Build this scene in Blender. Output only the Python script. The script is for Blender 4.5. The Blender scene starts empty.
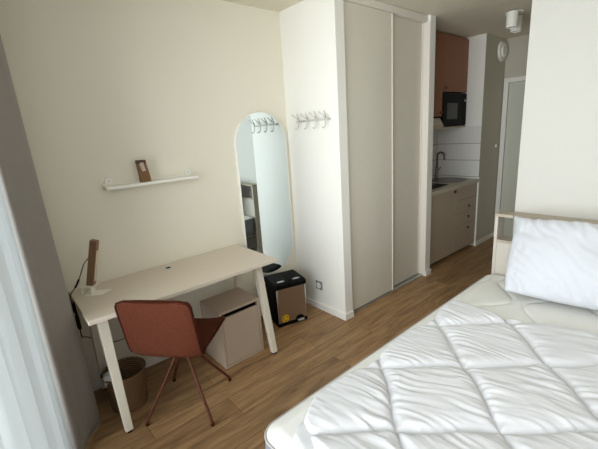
import bpy, bmesh, math, random
from mathutils import Vector, Matrix, noise

random.seed(7)
SC = bpy.context.scene
C = SC.collection

# ------------------------------------------------------------------ camera
YAW, PITCH, ROLL, FPX = 0.8711, -0.2470, -0.0664, 362.36
cam_data = bpy.data.cameras.new('camera')
cam = bpy.data.objects.new('camera', cam_data)
C.objects.link(cam)
fw = Vector((math.cos(PITCH) * math.cos(YAW), math.cos(PITCH) * math.sin(YAW), math.sin(PITCH)))
rt = fw.cross(Vector((0, 0, 1))).normalized()
up = rt.cross(fw)
rt2 = rt * math.cos(ROLL) + up * math.sin(ROLL)
up2 = -rt * math.sin(ROLL) + up * math.cos(ROLL)
m = Matrix((rt2, up2, -fw)).transposed().to_4x4()
m.translation = Vector((-2.0745, -2.5373, 1.5787))
cam.matrix_world = m
cam_data.sensor_fit = 'HORIZONTAL'
cam_data.sensor_width = 36.0
cam_data.lens = 36.0 * FPX / 598.0
cam_data.clip_start = 0.01
SC.camera = cam

# ------------------------------------------------------------------ world, daylight, exposure
world = bpy.data.worlds.new('world')
SC.world = world
world.use_nodes = True
wn = world.node_tree.nodes
wn['Background'].inputs[0].default_value = (0.72, 0.84, 1.0, 1)
wn['Background'].inputs[1].default_value = 1.8

WIN_Y0, WIN_Y1, WIN_Z0, WIN_Z1 = -2.95, -0.42, 0.08, 2.40
ld = bpy.data.lights.new('window_daylight', 'AREA')
ld.shape = 'RECTANGLE'
ld.size = 2.35
ld.size_y = 2.3
ld.energy = 178.0
ld.color = (0.985, 0.99, 1.0)
lo = bpy.data.objects.new('window_daylight', ld)
C.objects.link(lo)
lo.location = (-2.62, -1.70, 1.45)
lo.rotation_euler = Vector((1, 0.42, -0.10)).to_track_quat('-Z', 'Y').to_euler()

SC.view_settings.view_transform = 'Standard'
SC.view_settings.look = 'None'
SC.view_settings.exposure = 0.12
SC.view_settings.gamma = 1.0
SC.view_settings.use_curve_mapping = False
SC.cycles.max_bounces = 10
SC.cycles.diffuse_bounces = 6
SC.cycles.glossy_bounces = 4
SC.cycles.transmission_bounces = 6
SC.cycles.transparent_max_bounces = 12
SC.cycles.caustics_reflective = False
SC.cycles.caustics_refractive = False
SC.cycles.sample_clamp_indirect = 6.0


# ------------------------------------------------------------------ materials
def srgb(r, g, b):
    f = lambda c: (c / 255 / 12.92) if c / 255 <= 0.04045 else ((c / 255 + 0.055) / 1.055) ** 2.4
    return (f(r), f(g), f(b), 1)


def mat(name, col, rough=0.6, metal=0.0, noise_amt=0.0, noise_scale=8.0, bump=0.0, bump_scale=200.0, spec=0.5,
        stretch=(1, 1, 1), sheen=0.0):
    """procedural principled material: base colour broken up by noise, fine bump"""
    ma = bpy.data.materials.new(name)
    ma.use_nodes = True
    nt = ma.node_tree
    b = nt.nodes['Principled BSDF']
    b.inputs['Base Color'].default_value = col
    b.inputs['Roughness'].default_value = rough
    b.inputs['Metallic'].default_value = metal
    b.inputs['Specular IOR Level'].default_value = spec
    if sheen:
        b.inputs['Sheen Weight'].default_value = sheen
    tc = nt.nodes.new('ShaderNodeTexCoord')
    mp = nt.nodes.new('ShaderNodeMapping')
    mp.inputs['Scale'].default_value = stretch
    nt.links.new(tc.outputs['Object'], mp.inputs['Vector'])
    if noise_amt:
        n = nt.nodes.new('ShaderNodeTexNoise')
        n.inputs['Scale'].default_value = noise_scale
        n.inputs['Detail'].default_value = 4
        nt.links.new(mp.outputs['Vector'], n.inputs['Vector'])
        mx = nt.nodes.new('ShaderNodeMix')
        mx.data_type = 'RGBA'
        mx.inputs[6].default_value = tuple(c * (1 - noise_amt) for c in col[:3]) + (1,)
        mx.inputs[7].default_value = tuple(min(1, c * (1 + noise_amt)) for c in col[:3]) + (1,)
        nt.links.new(n.outputs['Fac'], mx.inputs[0])
        nt.links.new(mx.outputs[2], b.inputs['Base Color'])
    if bump:
        n2 = nt.nodes.new('ShaderNodeTexNoise')
        n2.inputs['Scale'].default_value = bump_scale
        n2.inputs['Detail'].default_value = 3
        nt.links.new(mp.outputs['Vector'], n2.inputs['Vector'])
        bp = nt.nodes.new('ShaderNodeBump')
        bp.inputs['Strength'].default_value = bump
        bp.inputs['Distance'].default_value = 0.002
        nt.links.new(n2.outputs['Fac'], bp.inputs['Height'])
        nt.links.new(bp.outputs['Normal'], b.inputs['Normal'])
    return ma


def floor_mat():
    ma = bpy.data.materials.new('oak_planks')
    ma.use_nodes = True
    nt = ma.node_tree
    b = nt.nodes['Principled BSDF']
    tc = nt.nodes.new('ShaderNodeTexCoord')
    br = nt.nodes.new('ShaderNodeTexBrick')
    br.offset = 0.37
    br.inputs['Scale'].default_value = 1.0
    br.inputs['Brick Width'].default_value = 1.22
    br.inputs['Row Height'].default_value = 0.18
    br.inputs['Mortar Size'].default_value = 0.0012
    br.inputs['Mortar Smooth'].default_value = 0.3
    br.inputs['Bias'].default_value = 0.0
    br.inputs['Color1'].default_value = (0, 0, 0, 1)
    br.inputs['Color2'].default_value = (1, 1, 1, 1)
    br.inputs['Mortar'].default_value = (0.5, 0.5, 0.5, 1)
    nt.links.new(tc.outputs['Object'], br.inputs['Vector'])
    # per plank offset of the grain
    vm = nt.nodes.new('ShaderNodeVectorMath')
    vm.operation = 'MULTIPLY_ADD'
    nt.links.new(br.outputs['Color'], vm.inputs[0])
    vm.inputs[1].default_value = (7.3, 4.1, 9.7)
    nt.links.new(tc.outputs['Object'], vm.inputs[2])
    mp = nt.nodes.new('ShaderNodeMapping')
    mp.inputs['Scale'].default_value = (1.1, 9.0, 1.0)
    nt.links.new(vm.outputs[0], mp.inputs['Vector'])
    n1 = nt.nodes.new('ShaderNodeTexNoise')
    n1.inputs['Scale'].default_value = 2.6
    n1.inputs['Detail'].default_value = 6
    n1.inputs['Roughness'].default_value = 0.62
    n1.inputs['Distortion'].default_value = 0.6
    nt.links.new(mp.outputs['Vector'], n1.inputs['Vector'])
    cr = nt.nodes.new('ShaderNodeValToRGB')
    e = cr.color_ramp.elements
    e[0].position = 0.30
    e[0].color = srgb(116, 88, 60)
    e[1].position = 0.72
    e[1].color = srgb(176, 141, 101)
    mid = e.new(0.5)
    mid.color = srgb(151, 118, 82)
    nt.links.new(n1.outputs['Fac'], cr.inputs['Fac'])
    # plank tone
    tone = nt.nodes.new('ShaderNodeMix')
    tone.data_type = 'RGBA'
    tone.blend_type = 'MULTIPLY'
    tone.inputs[0].default_value = 1.0
    tr = nt.nodes.new('ShaderNodeMapRange')
    tr.inputs[3].default_value = 0.84
    tr.inputs[4].default_value = 1.10
    nt.links.new(br.outputs['Color'], tr.inputs[0])
    nt.links.new(cr.outputs['Color'], tone.inputs[6])
    nt.links.new(tr.outputs[0], tone.inputs[7])
    # joints
    jn = nt.nodes.new('ShaderNodeMix')
    jn.data_type = 'RGBA'
    jn.inputs[7].default_value = srgb(74, 50, 30)
    nt.links.new(br.outputs['Fac'], jn.inputs[0])
    nt.links.new(tone.outputs[2], jn.inputs[6])
    nt.links.new(jn.outputs[2], b.inputs['Base Color'])
    rr = nt.nodes.new('ShaderNodeMapRange')
    rr.inputs[3].default_value = 0.42
    rr.inputs[4].default_value = 0.56
    nt.links.new(n1.outputs['Fac'], rr.inputs[0])
    nt.links.new(rr.outputs[0], b.inputs['Roughness'])
    b.inputs['Specular IOR Level'].default_value = 0.4
    bp = nt.nodes.new('ShaderNodeBump')
    bp.inputs['Strength'].default_value = 0.12
    bp.inputs['Distance'].default_value = 0.002
    nt.links.new(n1.outputs['Fac'], bp.inputs['Height'])
    nt.links.new(bp.outputs['Normal'], b.inputs['Normal'])
    return ma


def tile_mat():
    ma = bpy.data.materials.new('white_wall_tiles')
    ma.use_nodes = True
    nt = ma.node_tree
    b = nt.nodes['Principled BSDF']
    tc = nt.nodes.new('ShaderNodeTexCoord')
    sp = nt.nodes.new('ShaderNodeSeparateXYZ')
    ad = nt.nodes.new('ShaderNodeMath')
    ad.operation = 'ADD'
    cb = nt.nodes.new('ShaderNodeCombineXYZ')
    nt.links.new(tc.outputs['Object'], sp.inputs[0])
    nt.links.new(sp.outputs['X'], ad.inputs[0])
    nt.links.new(sp.outputs['Y'], ad.inputs[1])
    nt.links.new(ad.outputs[0], cb.inputs['X'])
    nt.links.new(sp.outputs['Z'], cb.inputs['Y'])
    mp = nt.nodes.new('ShaderNodeMapping')
    mp.inputs['Location'].default_value = (-2.565, -0.905, 0)
    nt.links.new(cb.outputs[0], mp.inputs['Vector'])
    br = nt.nodes.new('ShaderNodeTexBrick')
    br.offset = 0.0
    br.inputs['Scale'].default_value = 1.0
    br.inputs['Brick Width'].default_value = 0.62
    br.inputs['Row Height'].default_value = 0.205
    br.inputs['Mortar Size'].default_value = 0.003
    br.inputs['Color1'].default_value = srgb(226, 224, 220)
    br.inputs['Color2'].default_value = srgb(222, 220, 216)
    br.inputs['Mortar'].default_value = srgb(120, 114, 106)
    nt.links.new(mp.outputs[0], br.inputs['Vector'])
    nt.links.new(br.outputs['Color'], b.inputs['Base Color'])
    b.inputs['Roughness'].default_value = 0.25
    return ma


def sheer_mat():
    ma = bpy.data.materials.new('white_voile')
    ma.use_nodes = True
    nt = ma.node_tree
    nt.nodes.remove(nt.nodes['Principled BSDF'])
    out = nt.nodes['Material Output']
    tr = nt.nodes.new('ShaderNodeBsdfTransparent')
    tl = nt.nodes.new('ShaderNodeBsdfTranslucent')
    tl.inputs[0].default_value = (0.13, 0.145, 0.15, 1)
    df = nt.nodes.new('ShaderNodeBsdfDiffuse')
    df.inputs[0].default_value = (0.80, 0.82, 0.82, 1)
    m1 = nt.nodes.new('ShaderNodeMixShader')
    m1.inputs[0].default_value = 0.5
    m2 = nt.nodes.new('ShaderNodeMixShader')
    # the weave closes up when seen at a grazing angle
    lw_ = nt.nodes.new('ShaderNodeLayerWeight')
    lw_.inputs['Blend'].default_value = 0.5
    mr_ = nt.nodes.new('ShaderNodeMapRange')
    mr_.inputs[1].default_value = 0.15
    mr_.inputs[2].default_value = 0.62
    mr_.inputs[3].default_value = 0.35
    mr_.inputs[4].default_value = 0.985
    nt.links.new(lw_.outputs['Facing'], mr_.inputs[0])
    nt.links.new(mr_.outputs[0], m2.inputs[0])
    nt.links.new(tl.outputs[0], m1.inputs[1])
    nt.links.new(df.outputs[0], m1.inputs[2])
    nt.links.new(tr.outputs[0], m2.inputs[1])
    nt.links.new(m1.outputs[0], m2.inputs[2])
    nt.links.new(m2.outputs[0], out.inputs[0])
    return ma


def glass_mat():
    ma = bpy.data.materials.new('window_glass')
    ma.use_nodes = True
    nt = ma.node_tree
    nt.nodes.remove(nt.nodes['Principled BSDF'])
    out = nt.nodes['Material Output']
    tr = nt.nodes.new('ShaderNodeBsdfTransparent')
    tr.inputs[0].default_value = (0.97, 0.99, 0.98, 1)
    gl = nt.nodes.new('ShaderNodeBsdfGlossy')
    gl.inputs['Roughness'].default_value = 0.02
    fr = nt.nodes.new('ShaderNodeFresnel')
    fr.inputs[0].default_value = 1.45
    mx = nt.nodes.new('ShaderNodeMixShader')
    nt.links.new(fr.outputs[0], mx.inputs[0])
    nt.links.new(tr.outputs[0], mx.inputs[1])
    nt.links.new(gl.outputs[0], mx.inputs[2])
    nt.links.new(mx.outputs[0], out.inputs[0])
    return ma


def weave_mat(name, col, col2, scale=90):
    ma = mat(name, col, 0.8)
    nt = ma.node_tree
    b = nt.nodes['Principled BSDF']
    tc = nt.nodes.new('ShaderNodeTexCoord')
    w1 = nt.nodes.new('ShaderNodeTexWave')
    w1.bands_direction = 'Z'
    w1.inputs['Scale'].default_value = scale / 4
    w1.inputs['Distortion'].default_value = 2.0
    nt.links.new(tc.outputs['Object'], w1.inputs['Vector'])
    mx = nt.nodes.new('ShaderNodeMix')
    mx.data_type = 'RGBA'
    mx.inputs[6].default_value = col
    mx.inputs[7].default_value = col2
    nt.links.new(w1.outputs['Fac'], mx.inputs[0])
    nt.links.new(mx.outputs[2], b.inputs['Base Color'])
    bp = nt.nodes.new('ShaderNodeBump')
    bp.inputs['Strength'].default_value = 0.5
    bp.inputs['Distance'].default_value = 0.003
    nt.links.new(w1.outputs['Fac'], bp.inputs['Height'])
    nt.links.new(bp.outputs['Normal'], b.inputs['Normal'])
    return ma


M = {}
M['wall'] = mat('cream_paint', srgb(233, 228, 213), 0.75, noise_amt=0.012, noise_scale=3, bump=0.15, bump_scale=160, spec=0.25)
M['white_wall'] = mat('white_paint', srgb(236, 234, 228), 0.75, noise_amt=0.01, noise_scale=3, bump=0.15, bump_scale=160, spec=0.25)
M['right_wall'] = mat('soft_white_paint', srgb(204, 202, 196), 0.75, noise_amt=0.01, noise_scale=3, bump=0.15, bump_scale=160, spec=0.25)
M['hall_wall'] = mat('grey_green_paint', srgb(198, 193, 178), 0.75, noise_amt=0.01, noise_scale=3, bump=0.1, spec=0.25)
M['ceiling'] = mat('ceiling_paint', srgb(222, 215, 198), 0.85, noise_amt=0.01, noise_scale=2, spec=0.2)
M['trim'] = mat('white_trim', srgb(238, 236, 230), 0.45, noise_amt=0.01)
M['floor'] = floor_mat()
M['tiles'] = tile_mat()
M['wardrobe'] = mat('greige_laminate', srgb(218, 213, 200), 0.55, noise_amt=0.02, noise_scale=30, bump=0.05)
M['wardrobe_edge'] = mat('pale_door_edge', srgb(226, 220, 210), 0.4, noise_amt=0.01)
M['alu'] = mat('brushed_aluminium', srgb(200, 198, 194), 0.4, 0.7, noise_amt=0.02)
M['desk'] = mat('sand_laminate', srgb(220, 208, 192), 0.45, noise_amt=0.015, noise_scale=20)
M['desk_leg'] = mat('cream_metal', srgb(232, 224, 208), 0.4, noise_amt=0.01)
M['pedestal'] = mat('greige_metal', srgb(182, 164, 146), 0.55, noise_amt=0.015, noise_scale=14)
M['black'] = mat('black_plastic', srgb(6, 6, 7), 0.55, noise_amt=0.1, spec=0.12)
M['black_gloss'] = mat('black_glass', srgb(6, 6, 7), 0.45, noise_amt=0.05, spec=0.08)
M['rubber'] = mat('black_rubber', srgb(18, 18, 18), 0.8, noise_amt=0.1)
M['steel'] = mat('brushed_steel', srgb(176, 160, 144), 0.36, 0.9, noise_amt=0.06, noise_scale=20, stretch=(1, 1, 14))
M['chrome'] = mat('chrome', srgb(225, 225, 225), 0.3, 1.0, noise_amt=0.01)
M['silver'] = mat('silver_badge', srgb(214, 214, 212), 0.3, 0.5, noise_amt=0.01)
M['yellow'] = mat('yellow_sticker', srgb(226, 184, 40), 0.5, noise_amt=0.03)
M['dark_ink'] = mat('dark_ink', srgb(60, 46, 20), 0.6, noise_amt=0.03)
M['chair'] = mat('rust_fabric', srgb(84, 43, 28), 0.85, spec=0.12, noise_amt=0.32, noise_scale=60, bump=0.5, bump_scale=350, stretch=(1, 1, 1.6), sheen=0.0)
M['chair_piping'] = mat('dark_rust_piping', srgb(62, 28, 18), 0.9, spec=0.05, noise_amt=0.1)
M['chair_metal'] = mat('rust_painted_metal', srgb(90, 46, 32), 0.5, 0.1, spec=0.25, noise_amt=0.04)
M['curtain'] = mat('taupe_curtain', srgb(142, 136, 131), 0.85, noise_amt=0.06, noise_scale=120, bump=0.3, bump_scale=500, sheen=0.1, stretch=(1, 1, .3))
M['sheer'] = sheer_mat()
M['glass'] = glass_mat()
M['mirror'] = mat('mirror_glass', (0.80, 0.89, 0.91, 1), 0.0, 1.0)
M['mirror_rim'] = mat('white_rim', srgb(236, 234, 226), 0.35, noise_amt=0.01)
M['shelf'] = mat('white_lacquer', srgb(240, 238, 230), 0.4, noise_amt=0.01)
M['cardboard'] = mat('brown_cardboard', srgb(122, 88, 56), 0.75, noise_amt=0.15, noise_scale=30)
M['cardboard_dark'] = mat('dark_cardboard', srgb(74, 52, 34), 0.75, noise_amt=0.1, noise_scale=30)
M['label'] = mat('pale_label', srgb(188, 172, 160), 0.5, noise_amt=0.1, noise_scale=90)
M['oak'] = mat('oak_bar', srgb(128, 97, 70), 0.55, noise_amt=0.2, noise_scale=14, stretch=(5, 5, 0.6))
M['diffuser'] = mat('lamp_diffuser', srgb(222, 206, 184), 0.4, noise_amt=0.01)
M['lamp_metal'] = mat('white_lamp_metal', srgb(240, 236, 226), 0.4, noise_amt=0.01)
M['wicker'] = weave_mat('brown_wicker', srgb(142, 110, 76), srgb(70, 50, 32), 84)
M['plastic_bag'] = mat('translucent_bag', srgb(226, 226, 222), 0.3, noise_amt=0.05)
M['kitchen'] = mat('greige_kitchen_front', srgb(182, 167, 147), 0.5, noise_amt=0.015, noise_scale=20)
M['terracotta'] = mat('terracotta_front', srgb(148, 98, 70), 0.55, noise_amt=0.03, noise_scale=20)
M['worktop'] = mat('grey_beige_worktop', srgb(196, 188, 172), 0.4, noise_amt=0.05, noise_scale=60)
M['brass'] = mat('bronze_knob', srgb(110, 76, 50), 0.35, 0.7, noise_amt=0.04)
M['door'] = mat('pale_door', srgb(206, 206, 194), 0.5, noise_amt=0.01)
M['headboard'] = mat('greige_headboard', srgb(196, 189, 178), 0.5, noise_amt=0.03, noise_scale=26, stretch=(1, .3, 3))
M['headboard_top'] = mat('sand_wood_top', srgb(174, 162, 146), 0.5, noise_amt=0.06, noise_scale=20, stretch=(1, .2, 1))
M['mattress'] = mat('ivory_mattress', srgb(232, 232, 228), 0.85, noise_amt=0.01, noise_scale=10, bump=0.25, bump_scale=420)
M['mattress_side'] = mat('blue_grey_mattress_side', srgb(122, 125, 134), 0.85, noise_amt=0.06, noise_scale=220, bump=0.3, bump_scale=400)
M['piping'] = mat('grey_piping', srgb(168, 162, 158), 0.7, noise_amt=0.03)
M['bed_base'] = mat('grey_bed_base', srgb(120, 118, 118), 0.8, noise_amt=0.05, noise_scale=100)
M['duvet'] = mat('white_duvet', srgb(212, 213, 217), 0.75, noise_amt=0.006, noise_scale=10, bump=0.12, bump_scale=300, sheen=0.15)
M['pillow'] = mat('white_pillow', srgb(204, 207, 214), 0.7, noise_amt=0.006, noise_scale=10, bump=0.1, bump_scale=300, sheen=0.15)
M['wire'] = mat('pale_grey_wire', srgb(196, 194, 188), 0.5, noise_amt=0.01)
M['sink_steel'] = mat('dull_sink_steel', srgb(118, 115, 110), 0.3, 0.9, noise_amt=0.03)
M['tap_steel'] = mat('dark_chrome', srgb(140, 138, 134), 0.18, 1.0, noise_amt=0.02)
M['outlet_plate'] = mat('grey_outlet_plate', srgb(150, 148, 144), 0.4, 0.3, noise_amt=0.02)
M['outlet_white'] = mat('white_outlet', srgb(236, 236, 234), 0.4, noise_amt=0.01)


# ------------------------------------------------------------------ geometry helpers
def NB():
    return bmesh.new()


def box(bm, x0, x1, y0, y1, z0, z1, mtx=None):
    vs = [Vector((x, y, z)) for x in (x0, x1) for y in (y0, y1) for z in (z0, z1)]
    if mtx:
        vs = [mtx @ v for v in vs]
    v = [bm.verts.new(c) for c in vs]
    for f in ((0, 1, 3, 2), (4, 6, 7, 5), (0, 4, 5, 1), (2, 3, 7, 6), (0, 2, 6, 4), (1, 5, 7, 3)):
        bm.faces.new([v[i] for i in f])
    return bm


def prism(bm, loop_a, loop_b):
    a = [bm.verts.new(p) for p in loop_a]
    b = [bm.verts.new(p) for p in loop_b]
    n = len(a)
    for i in range(n):
        bm.faces.new([a[i], a[(i + 1) % n], b[(i + 1) % n], b[i]])
    bm.faces.new(list(reversed(a)))
    bm.faces.new(b)
    return bm


def frame_of(d):
    d = d.normalized()
    u = d.cross(Vector((0, 0, 1)))
    if u.length < 1e-3:
        u = d.cross(Vector((0, 1, 0)))
    u.normalize()
    return u, d.cross(u).normalized()


def tube(bm, pts, r, n=10, r2=None):
    pts = [Vector(p) for p in pts]
    rings = []
    for i, p in enumerate(pts):
        d = (pts[min(i + 1, len(pts) - 1)] - pts[max(i - 1, 0)])
        if i == 0:
            u, v = frame_of(d)
        else:
            dn = d.normalized()
            u = (u - dn * u.dot(dn)).normalized()
            v = dn.cross(u).normalized()
        rr = r if r2 is None else r + (r2 - r) * i / (len(pts) - 1)
        rings.append([bm.verts.new(p + (u * math.cos(a) + v * math.sin(a)) * rr) for a in [2 * math.pi * k / n for k in range(n)]])
    for a, b in zip(rings, rings[1:]):
        for k in range(n):
            bm.faces.new([a[k], a[(k + 1) % n], b[(k + 1) % n], b[k]])
    bm.faces.new(list(reversed(rings[0])))
    bm.faces.new(rings[-1])
    return bm


def lathe(bm, prof, cx=0, cy=0, cz=0, n=32, close=False):
    """profile (r, z) revolved about z through cx, cy"""
    rings = []
    for r, z in prof:
        if r < 1e-5:
            rings.append([bm.verts.new((cx, cy, cz + z))])
        else:
            rings.append([bm.verts.new((cx + r * math.cos(2 * math.pi * k / n), cy + r * math.sin(2 * math.pi * k / n), cz + z)) for k in range(n)])
    pairs = list(zip(rings, rings[1:]))
    if close:
        pairs.append((rings[-1], rings[0]))
    for a, b in pairs:
        if len(a) == 1 and len(b) == 1:
            continue
        if len(a) == 1:
            for k in range(n):
                bm.faces.new([a[0], b[(k + 1) % n], b[k]])
        elif len(b) == 1:
            for k in range(n):
                bm.faces.new([a[k], a[(k + 1) % n], b[0]])
        else:
            for k in range(n):
                bm.faces.new([a[k], a[(k + 1) % n], b[(k + 1) % n], b[k]])
    return bm


def disc_y(bm, cx, cy, cz, r, depth, n=28, r_front=None):
    """disc whose axis is y, from cy to cy-depth"""
    rf = r if r_front is None else r_front
    la = [(cx + r * math.cos(2 * math.pi * k / n), cy, cz + r * math.sin(2 * math.pi * k / n)) for k in range(n)]
    lb = [(cx + rf * math.cos(2 * math.pi * k / n), cy - depth, cz + rf * math.sin(2 * math.pi * k / n)) for k in range(n)]
    return prism(bm, la, lb)


def smooth_path(pts, n=6):
    pts = [Vector(p) for p in pts]
    out = []
    for i in range(len(pts) - 1):
        p0, p1, p2, p3 = pts[max(i - 1, 0)], pts[i], pts[i + 1], pts[min(i + 2, len(pts) - 1)]
        for k in range(n):
            t = k / n
            out.append(0.5 * ((2 * p1) + (p2 - p0) * t + (2 * p0 - 5 * p1 + 4 * p2 - p3) * t * t + (3 * p1 - p0 - 3 * p2 + p3) * t ** 3))
    out.append(pts[-1])
    return out


def grid(bm, nu, nv, fn):
    vs = [[bm.verts.new(fn(i / nu, j / nv)) for j in range(nv + 1)] for i in range(nu + 1)]
    for i in range(nu):
        for j in range(nv):
            bm.faces.new([vs[i][j], vs[i + 1][j], vs[i + 1][j + 1], vs[i][j + 1]])
    return vs


def obj(name, bm, material, parent=None, smooth=False, bevel=0.0, local=False, seg=2):
    """links a bmesh as ONE object; under a parent the mesh is moved into the parent's frame unless local"""
    if parent is not None and not local:
        off = Vector((0, 0, 0))
        q = parent
        while q is not None:
            off += q.location
            q = q.parent
        for v in bm.verts:
            v.co -= off
    bmesh.ops.recalc_face_normals(bm, faces=bm.faces)
    me = bpy.data.meshes.new(name)
    bm.to_mesh(me)
    bm.free()
    me.materials.append(material)
    if smooth:
        for p in me.polygons:
            p.use_smooth = True
    o = bpy.data.objects.new(name, me)
    C.objects.link(o)
    if parent is not None:
        o.parent = parent
    if bevel:
        b = o.modifiers.new('bevel', 'BEVEL')
        b.width = bevel
        b.segments = seg
        b.limit_method = 'ANGLE'
        b.angle_limit = math.radians(50)
    return o


def thing(name, label, cat, loc=(0, 0, 0), rotz=0.0, group=None):
    o = bpy.data.objects.new(name, None)
    C.objects.link(o)
    o.empty_display_size = 0.05
    o.location = loc
    o.rotation_euler = (0, 0, rotz)
    o['label'] = label
    o['category'] = cat
    if group:
        o['group'] = group
    return o


def tag(o, label, cat, group=None):
    o['label'] = label
    o['category'] = cat
    if group:
        o['group'] = group
    return o


def struct(name, bm, m_, label=None, parent=None, bevel=0.0, cat=None):
    o = obj(name, bm, m_, parent, bevel=bevel)
    if parent is None:
        o['kind'] = 'structure'
    if label:
        o['label'] = label
    if cat:
        o['category'] = cat
    return o


def B(x0, x1, y0, y1, z0, z1):
    return box(NB(), x0, x1, y0, y1, z0, z1)


# ------------------------------------------------------------------ room shell
H = 2.539
XL, XR = -2.22, 3.139          # window wall, entrance wall
YF = -3.10                     # wall behind the bed
D = 0.612                      # wardrobe block depth
T = 0.0925                     # its side walls
W = 1.267
KX = 2.563                     # kitchen end wall
HY = -0.5675                   # hall wall face
PX, PY = 0.664, -1.632         # partition behind the bed

struct('floor', B(XL - .3, XR + .2, YF - .2, 0.12, -0.08, 0), M['floor'], 'brown oak plank floor')
struct('ceiling', B(XL - .3, XR + .2, YF - .2, 0.12, H, H + .1), M['ceiling'], 'plain off-white ceiling')
struct('wall_back', B(XL - .3, XR + .2, 0, 0.12, 0, H), M['wall'], 'cream painted wall behind the desk')
struct('wall_front', B(XL - .3, PX + .02, YF - .12, YF, 0, H), M['white_wall'])
bm = NB()
box(bm, XL - .14, XL, WIN_Y1, 0, 0, H)
box(bm, XL - .14, XL, YF, WIN_Y0, 0, H)
box(bm, XL - .14, XL, WIN_Y0, WIN_Y1, 0, WIN_Z0)
box(bm, XL - .14, XL, WIN_Y0, WIN_Y1, WIN_Z1, H)
struct('wall_left', bm, M['white_wall'], 'white window wall behind the curtains')
bm = NB()
box(bm, PX, PX + .10, YF, PY, 0, H)
struct('wall_right', bm, M['right_wall'], 'white partition wall rising behind the headboard')
struct('wall_hall', B(PX + .10, XR, PY - .10, PY, 0, H), M['hall_wall'])
# hall wall beside the kitchen
struct('wall_kitchen', B(KX, XR, HY, 0, 0, H), M['hall_wall'], 'grey-green hall wall between the kitchen and the entrance door')
struct('wall_entrance', B(XR, XR + .1, PY - .1, 0, 0, H), M['hall_wall'], 'end wall of the hall around the entrance door')
# wardrobe block side walls
struct('wall_closet', B(0, T, -D, 0, 0, H), M['white_wall'], 'white side wall of the wardrobe block with the coat hooks')
struct('wall_closet_kitchen', B(W, W + T, -D, 0, 0, H), M['white_wall'], 'narrow white wall end between the wardrobe and the kitchen')

# kitchen end wall: light paint above, tiles below
struct('trim_1', B(KX - .008, KX, -0.5665, -.001, 1.517, H - .001), M['white_wall'], 'white panel on the kitchen end wall above the tiles')
struct('trim_2', B(KX - .008, KX, -0.5665, -.009, 0.88, 1.515), M['tiles'], 'white tiled side of the kitchen splashback')
struct('trim_3', B(W + T, KX - .008, -.008, 0, 0.88, 1.53), M['tiles'], 'white tiled splashback behind the tap')
struct('trim_4', B(KX - .012, KX + .014, HY - .006, HY + .012, 0, 0.9), M['trim'], 'thin white corner strip beside the drawers')


def skirting(name, x0, x1, y0, y1, label=None, h=.055):
    o = struct(name, B(x0, x1, y0, y1, 0, h), M['trim'], label, bevel=.002)
    return o


skirting('baseboard_back', XL, 0, -.012, 0, 'white skirting board along the desk wall')
bm = NB()
box(bm, -.012, 0, -D - .012, -.012, 0, .055)
box(bm, 0, T, -D - .012, -D, 0, .055)
struct('baseboard_closet', bm, M['trim'], 'white skirting board around the wardrobe wall corner')
bm = NB()
box(bm, W, W + T + .012, -D - .012, -D, 0, .055)
box(bm, W + T, W + T + .012, -D, -D + .06, 0, .055)
struct('baseboard_kitchen', bm, M['trim'], 'short white skirting piece at the foot of the narrow wall end')
skirting('baseboard_hall', KX, XR, HY - .012, HY, 'white skirting board of the hall wall')
skirting('baseboard_right', PX - .012, PX, YF, PY, None)
skirting('baseboard_front', XL, PX, YF, YF + .012, None)

# window
win = thing('window_1', 'tall window behind the sheer curtain', 'window', (XL - .1, (WIN_Y0 + WIN_Y1) / 2, WIN_Z0))
del win['category']
win['kind'] = 'structure'
bm = NB()
ym = (WIN_Y0 + WIN_Y1) / 2
for y0, y1 in ((WIN_Y0, ym), (ym, WIN_Y1)):
    box(bm, XL - .12, XL - .06, y0, y0 + .06, WIN_Z0, WIN_Z1)
    box(bm, XL - .12, XL - .06, y1 - .06, y1, WIN_Z0, WIN_Z1)
    box(bm, XL - .12, XL - .06, y0 + .06, y1 - .06, WIN_Z0, WIN_Z0 + .07)
    box(bm, XL - .12, XL - .06, y0 + .06, y1 - .06, WIN_Z1 - .07, WIN_Z1)
obj('window_frame', bm, M['trim'], win)
bm = NB()
box(bm, XL - .092, XL - .088, WIN_Y0 + .05, ym - .05, WIN_Z0 + .05, WIN_Z1 - .05)
box(bm, XL - .092, XL - .088, ym + .05, WIN_Y1 - .05, WIN_Z0 + .05, WIN_Z1 - .05)
obj('glass_pane', bm, M['glass'], win)

# entrance door
door = thing('door_1', 'pale entrance door at the end of the hall', 'door', (XR - .03, HY - .5, 0))
del door['category']
door['kind'] = 'structure'
bm = NB()
dy0, dy1 = HY - .012, HY - .012 - .95
box(bm, XR - .035, XR - .001, dy0 - .055, dy0, 0, 2.075)
box(bm, XR - .035, XR - .001, dy1, dy1 + .055, 0, 2.075)
box(bm, XR - .035, XR - .001, dy1 + .055, dy0 - .055, 2.02, 2.075)
obj('door_frame', bm, M['trim'], door, bevel=.003)
obj('door_panel', B(XR - .02, XR - .003, dy1 + .058, dy0 - .06, .006, 2.016), M['door'], door, bevel=.002)
bm = NB()
tube(bm, [(XR - .02, dy1 + .12, 1.03), (XR - .07, dy1 + .12, 1.03), (XR - .07, dy1 + .24, 1.03)], .009)
obj('door_handle', bm, M['alu'], door, smooth=True)

# ------------------------------------------------------------------ wardrobe doors
wd = thing('sliding_wardrobe', 'built-in wardrobe with two tall greige sliding doors', 'wardrobe', ((T + W) / 2, -D + .05, 0))
yF = -D + .027
obj('top_track', B(T, W, -D + .024, -D + .11, H - .055, H - .002), M['wardrobe_edge'], wd, bevel=.002)
obj('bottom_track', B(T, W, -D + .026, -D + .11, 0.001, .012), M['alu'], wd)
zt = H - .057


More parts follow.
